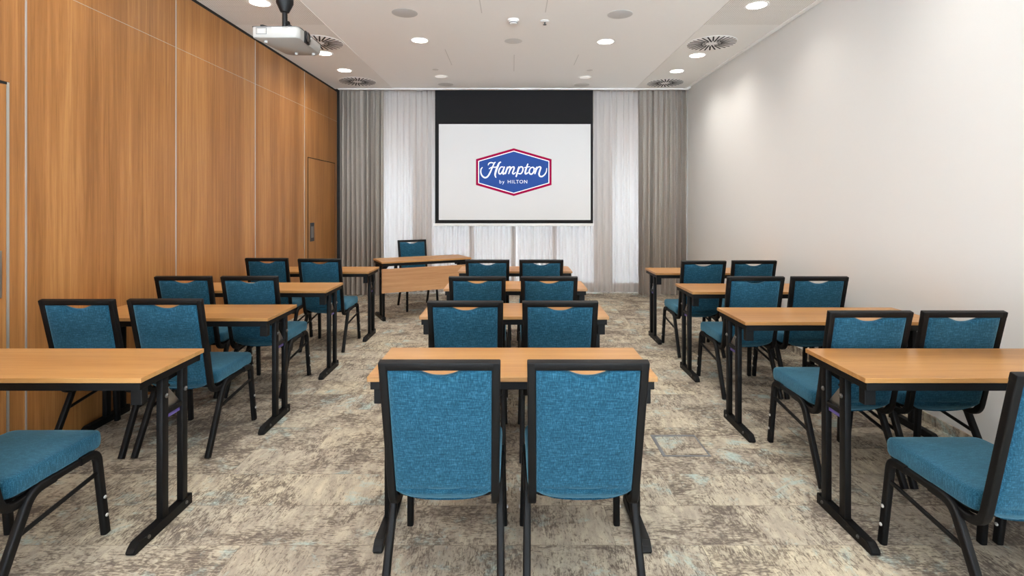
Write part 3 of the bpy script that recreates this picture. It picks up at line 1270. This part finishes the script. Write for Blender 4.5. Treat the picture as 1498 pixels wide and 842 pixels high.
# the same row of downlights carries on over and behind the camera
HIDDEN = [(-1.04, 4.2, 'c'), (1.05, 4.2, 'c'), (-1.04, 2.5, 'c'), (1.05, 2.5, 'c'), (-2.29, 3.2, 's'), (2.25, 3.2, 's'),
          (-2.29, 1.6, 's'), (2.25, 1.6, 's'), (-1.04, 0.8, 'c'), (1.05, 0.8, 'c'), (-2.29, 0.0, 's'), (2.25, 0.0, 's'),
          (-1.04, -0.8, 'c'), (1.05, -0.8, 'c')]
places = []
for px, py, w, lab in LAMPS_ON:
    places.append((on_ceiling(px, py, ZC if w == 'c' else ZS), lab))
for x, y, w in HIDDEN:
    places.append((Vector((x, y, ZC if w == 'c' else ZS)), 'lit round downlight in the ceiling over the camera, out of the picture'))
for p, lab in places:
    o = on_proto if first else copy_tree(on_proto)
    first = False
    o.location = p
    tag(o, lab, 'ceiling light', 'lit downlights')
for o in [x for x in COL.objects if x.name.startswith('downlight') and x.parent is None]:
    add_lamp(o, (LAMP_W if abs(o.location.x) < 1.8 else SIDE_W) * ((1.4 if abs(o.location.x) < 1.8 else 1.05) if o.location.y > 5.5 else (0.72 if abs(o.location.x) < 1.8 else 0.55)))

off_proto = make_downlight(0.090, False)
for i, (px, py, lab) in enumerate(((645, 112, 'unlit round downlight in the raised ceiling above the left edge of the screen'),
                                   (856, 113, 'unlit round downlight in the raised ceiling above the right edge of the screen'))):
    o = off_proto if i == 0 else copy_tree(off_proto)
    o.name = 'unlit_downlight'
    o.location = on_ceiling(px, py)
    tag(o, lab, 'ceiling light', 'unlit downlights')


def ceiling_disc(px, py, R, mat, label, name='ceiling_speaker', cat='ceiling speaker', drop=0.003):
    b_ = bmesh.new()
    lathe(b_, [(0.0, -drop), (R * 0.93, -drop), (R, -drop * 0.5), (R, 0.0), (0, 0.0)], 40)
    o_ = link(name, b_, mat, None, True)
    o_.location = on_ceiling(px, py)
    tag(o_, label, cat, 'round ceiling covers')
    return o_


ceiling_disc(592, 19, 0.122, M['speaker_cloth'], 'large pale grey round ceiling cover near the top, left of the smoke detector')
ceiling_disc(907, 21, 0.120, M['speaker_cloth'], 'large pale grey round ceiling cover near the top, right of the sprinkler')
ceiling_disc(751, 60, 0.100, M['grey_plastic'], 'round grey cover in the ceiling below the smoke detector', 'ceiling_cover', 'ceiling cover', 0.003)
ceiling_disc(652, 123.5, 0.118, M['grey_plastic'], 'flat round ceiling cover above the top left corner of the screen', 'ceiling_cover', 'ceiling cover', 0.003)
ceiling_disc(851, 124, 0.118, M['grey_plastic'], 'flat round ceiling cover above the top right corner of the screen', 'ceiling_cover', 'ceiling cover', 0.003)
ceiling_disc(637, 101.5, 0.042, M['grey_plastic'], 'tiny round ceiling cover beside the unlit downlight on the left', 'ceiling_cover', 'ceiling cover', 0.003)
ceiling_disc(862.5, 102.5, 0.042, M['grey_plastic'], 'tiny round ceiling cover beside the unlit downlight on the right', 'ceiling_cover', 'ceiling cover', 0.003)

# smoke detector
sd = empty('smoke_detector', on_ceiling(751, 28.5))
tag(sd, 'small white smoke detector in the middle of the ceiling', 'smoke detector')
bm = bmesh.new()
lathe(bm, [(0.055, 0.0), (0.056, -0.012), (0.052, -0.018), (0.0, -0.018)][::-1], 32)
link('base', bm, M['white_plastic'], sd, True)
bm = bmesh.new()
lathe(bm, [(0.0, -0.044), (0.026, -0.044), (0.036, -0.040), (0.042, -0.030), (0.042, -0.018), (0.0, -0.018)], 32)
hd = link('sensor_head', bm, M['white_plastic'], sd, True)
bm = bmesh.new()
lathe(bm, [(0.0405, -0.0375), (0.0435, -0.034), (0.0435, -0.031), (0.0405, -0.031)], 32, None, False)
link('vent_ring', bm, M['dark_grey'], hd, True)
# sprinkler
sp = empty('sprinkler', on_ceiling(797, 30.5))
tag(sp, 'small white ceiling sprinkler with dark centre to the right of the smoke detector', 'sprinkler')
bm = bmesh.new()
lathe(bm, [(0.044, 0.0), (0.044, -0.005), (0.026, -0.014), (0.0, -0.014)][::-1], 28)
link('escutcheon', bm, M['white_plastic'], sp, True)
bm = bmesh.new()
lathe(bm, [(0.0, -0.040), (0.017, -0.040), (0.017, -0.037), (0.008, -0.034), (0.008, -0.014), (0.0, -0.014)], 20)
link('sprinkler_head', bm, M['dark_grey'], sp, True)


# round swirl air diffusers
def make_diffuser():
    r = empty('air_diffuser')
    R = 0.275
    b_ = bmesh.new()
    lathe(b_, [(0.0, -0.006), (R * 0.95, -0.006), (R, -0.003), (R, 0.0), (0, 0.0)], 48)
    pl = link('face_plate', b_, M['white_plastic'], r, True)
    b_ = bmesh.new()
    n = 28
    for q in range(n):
        a = 2 * PI * q / n
        ra, rb = (0.062, 0.262) if q % 2 == 0 else (0.100, 0.262)
        w = 0.0085
        for (r0, r1) in ((ra, rb),):
            m_ = Matrix.Rotation(a, 4, 'Z') @ Matrix.Translation((0.0, 0.012, 0)) @ Matrix.Rotation(0.12, 4, 'Z')
            box(b_, r0, r1, -w, w, -0.0075, -0.004, 0, m_)
    link('slots', b_, M['black_gap'], r)
    b_ = bmesh.new()
    lathe(b_, [(0.0, -0.011), (0.040, -0.010), (0.050, -0.006), (0.0, -0.005)], 32)
    link('hub', b_, M['white_plastic'], r, True)
    return r


dif = make_diffuser()
for i, (px, py, lab) in enumerate(((1041, 63, 'large round slotted air diffuser in the ceiling strip by the white wall'),
                                   (973, 121, 'round slotted air diffuser in the ceiling over the drape by the white wall'),
                                   (466, 62, 'round slotted air diffuser partly hidden behind the projector'),
                                   (523, 119, 'round slotted air diffuser in the ceiling over the drape by the wood wall'))):
    o = dif if i == 0 else copy_tree(dif)
    o.location = on_ceiling(px, py, ZS)
    tag(o, lab, 'air diffuser', 'slotted round air diffusers')

# ------------------------------------------------------------------ projector hanging from the ceiling
PY0 = 2.75
kp = PY0 / F
xa, xb = (368.5 - CX) * kp, (437 - CX) * kp
zt_, zb_ = EYE - (37 - HZ) * kp, EYE - (55.5 - HZ) * kp
pw = xb - xa
pr = empty('projector', ((xa + xb) / 2, PY0, zb_))
tag(pr, 'white projector hanging from the ceiling on a black pole by the wood wall', 'projector')
hw = pw / 2
PD, PH = 0.335, zt_ - zb_
bm = bmesh.new()
out = []
for cx_, cy_, a0, rr in ((hw - 0.03, PD - 0.03, 0, 0.03), (-hw + 0.09, PD - 0.05, 90, 0.05), (-hw + 0.012, 0.012, 180, 0.012), (hw - 0.03, 0.03, 270, 0.03)):
    for q in range(6):
        a = math.radians(a0 + 18 * q)
        out.append((cx_ + rr * math.cos(a), cy_ + rr * math.sin(a)))


def ring_at(z, ins):
    cxm, cym = 0.0, PD / 2
    return [bm.verts.new((u - (u - cxm) / hw * ins, v - (v - cym) / (PD / 2) * ins, z)) for u, v in out]


R_ = [ring_at(0.0, 0.010), ring_at(0.004, 0.003), ring_at(0.012, 0.0), ring_at(PH - 0.01, 0.0), ring_at(PH - 0.003, 0.004), ring_at(PH, 0.012)]
for A, B in zip(R_, R_[1:]):
    for i in range(len(out)):
        bm.faces.new((A[i], A[(i + 1) % len(out)], B[(i + 1) % len(out)], B[i]))
bm.faces.new(R_[0][::-1])
bm.faces.new(R_[-1])
body = link('body', bm, M['projector_white'], pr, True, 35)
# seam round the top
bm = bmesh.new()
sweep(bm, [Vector((u * 1.005, PD / 2 + (v - PD / 2) * 1.005, PH - 0.006)) for u, v in out], 0.002, 0.004, (0, 0, 1), 0.2, True)
link('seam_line', bm, M['dark_grey'], body)
# lens on the side that faces the aisle
bm = bmesh.new()
ml = Matrix.Translation((hw - 0.002, 0.075, PH * 0.52)) @ rot_to((1, 0, 0))
prism(bm, [(-0.036, -0.022), (-0.026, -0.032), (0.026, -0.032), (0.036, -0.022), (0.036, 0.022), (0.026, 0.032), (-0.026, 0.032), (-0.036, 0.022)],
      -0.002, 0.006, lambda u, v, d: Vector((hw - 0.002 + d, 0.108 + u, PH * 0.5 + v)))
ls = link('lens_surround', bm, M['black_gap'], pr)
bm = bmesh.new()
lathe(bm, [(0.030, 0.0), (0.030, 0.008), (0.024, 0.009), (0.021, 0.005), (0.0, 0.008)], 28, Matrix.Translation((hw + 0.003, 0.108, PH * 0.5)) @ rot_to((1, 0, 0)))
link('lens', bm, M['lens'], ls, True)
# socket panel and vents on the near face
bm = bmesh.new()
for (a, b, c_, d_) in ((-0.100, -0.046, 0.020, 0.022), (-0.100, -0.046, 0.052, 0.054), (-0.100, -0.098, 0.020, 0.054), (-0.048, -0.046, 0.020, 0.054)):
    box(bm, a, b, -0.0012, 0.002, c_, d_)
pn = link('label_outline', bm, M['dark_grey'], body)
bm = bmesh.new()
box(bm, -0.088, -0.060, -0.001, 0.002, 0.028, 0.046, 0.0004)
link('label_patch', bm, M['grey_plastic'], pn)
bm = bmesh.new()
for q in range(7):
    box(bm, -0.018 + q * 0.008, -0.014 + q * 0.008, -0.0009, 0.002, 0.030, 0.058)
link('vent', bm, M['grey_plastic'], body)
bm = bmesh.new()
lathe(bm, [(0.0, 0.0), (0.014, 0.0), (0.014, 0.0015), (0.0, 0.0015)], 24, Matrix.Translation((0.072, 0.0005, 0.038)) @ rot_to((0, -1, 0)))
link('emblem_disc', bm, M['grey_plastic'], body, True)
for (x, y) in ((-hw + 0.05, 0.05), (-hw + 0.12, PD - 0.06), (hw - 0.03, PD - 0.05)):
    bm = bmesh.new()
    lathe(bm, [(0.0, -0.012), (0.009, -0.012), (0.010, 0.002), (0.0, 0.002)], 16, Matrix.Translation((x, y, 0)))
    link('foot', bm, M['projector_white'], pr, True)
# mount
mx, my = (415.5 - CX) * (PY0 + 0.14) / F - pr.location.x, 0.15
bm = bmesh.new()
box(bm, mx - 0.055, mx + 0.055, my - 0.055, my + 0.055, PH - 0.002, PH + 0.012, 0.003)
for dx, dy in ((0.07, -0.10), (-0.07, 0.09), (0.07, 0.09), (-0.075, -0.10)):
    sweep(bm, [(mx, my, PH + 0.012), (mx + dx, my + dy, PH + 0.012)], 0.016, 0.006, (0, 0, 1), 0.3)
    box(bm, mx + dx - 0.009, mx + dx + 0.009, my + dy - 0.009, my + dy + 0.009, PH - 0.002, PH + 0.018, 0.002)
mt = link('mount_plate', bm, M['black_metal'], pr)
bm = bmesh.new()
lathe(bm, [(0.0, PH + 0.01), (0.020, PH + 0.01), (0.020, PH + 0.024), (0.014, PH + 0.026), (0.014, PH + 0.034), (0.019, PH + 0.036), (0.019, PH + 0.042), (0.014, PH + 0.044), (0.014, PH + 0.118), (0.023, PH + 0.122), (0.045, PH + 0.170), (0.045, PH + 0.215), (0.024, PH + 0.23),
           (0.019, PH + 0.235), (0.019, ZC - pr.location.z - 0.02), (0.07, ZC - pr.location.z - 0.015), (0.07, ZC - pr.location.z), (0.0, ZC - pr.location.z)], 28, Matrix.Translation((mx, my, 0)))
link('pole', bm, M['black_metal'], pr, True)
for a, z in ((0.0, PH + 0.06), (PI, PH + 0.032), (0.4, PH + 0.02)):
    bm = bmesh.new()
    lathe(bm, [(0.0, 0.0), (0.012, 0.0), (0.013, 0.012), (0.0, 0.014)], 14, Matrix.Translation((mx + 0.012 * math.cos(a), my, z)) @ rot_to((math.cos(a), -math.sin(a) - 0.2, 0)))
    link('knob', bm, M['black_metal'], pr, True)

# ------------------------------------------------------------------ floor box
fb = empty('floor_box', (0, 0, 0))
ya, yb = F * EYE / (637 - HZ), F * EYE / (666.5 - HZ)
wx0, wx1 = (953.5 - CX) * ya / F, (1014.8 - CX) * ya / F
x0, x1 = wx0, wx1
fb.location = ((x0 + x1) / 2, (ya + yb) / 2, 0)
tag(fb, 'square floor box in the carpet with a thin grey metal frame', 'floor box')
fw, fd = (x1 - x0) / 2 + 0.008, abs(ya - yb) / 2 + 0.008
bm = bmesh.new()
box(bm, -fw, -fw + 0.02, -fd, fd, -0.002, 0.003)
box(bm, fw - 0.010, fw, -fd, fd, -0.002, 0.003)
box(bm, -fw + 0.02, fw - 0.010, -fd, -fd + 0.012, -0.002, 0.003)
box(bm, -fw + 0.02, fw - 0.010, fd - 0.022, fd, -0.002, 0.003)
link('frame', bm, M['box_trim'], fb)
bm = bmesh.new()
box(bm, -fw + 0.02, fw - 0.01, -fd + 0.012, fd - 0.022, -0.002, 0.0015)
link('carpet_lid', bm, M['carpet'], fb)
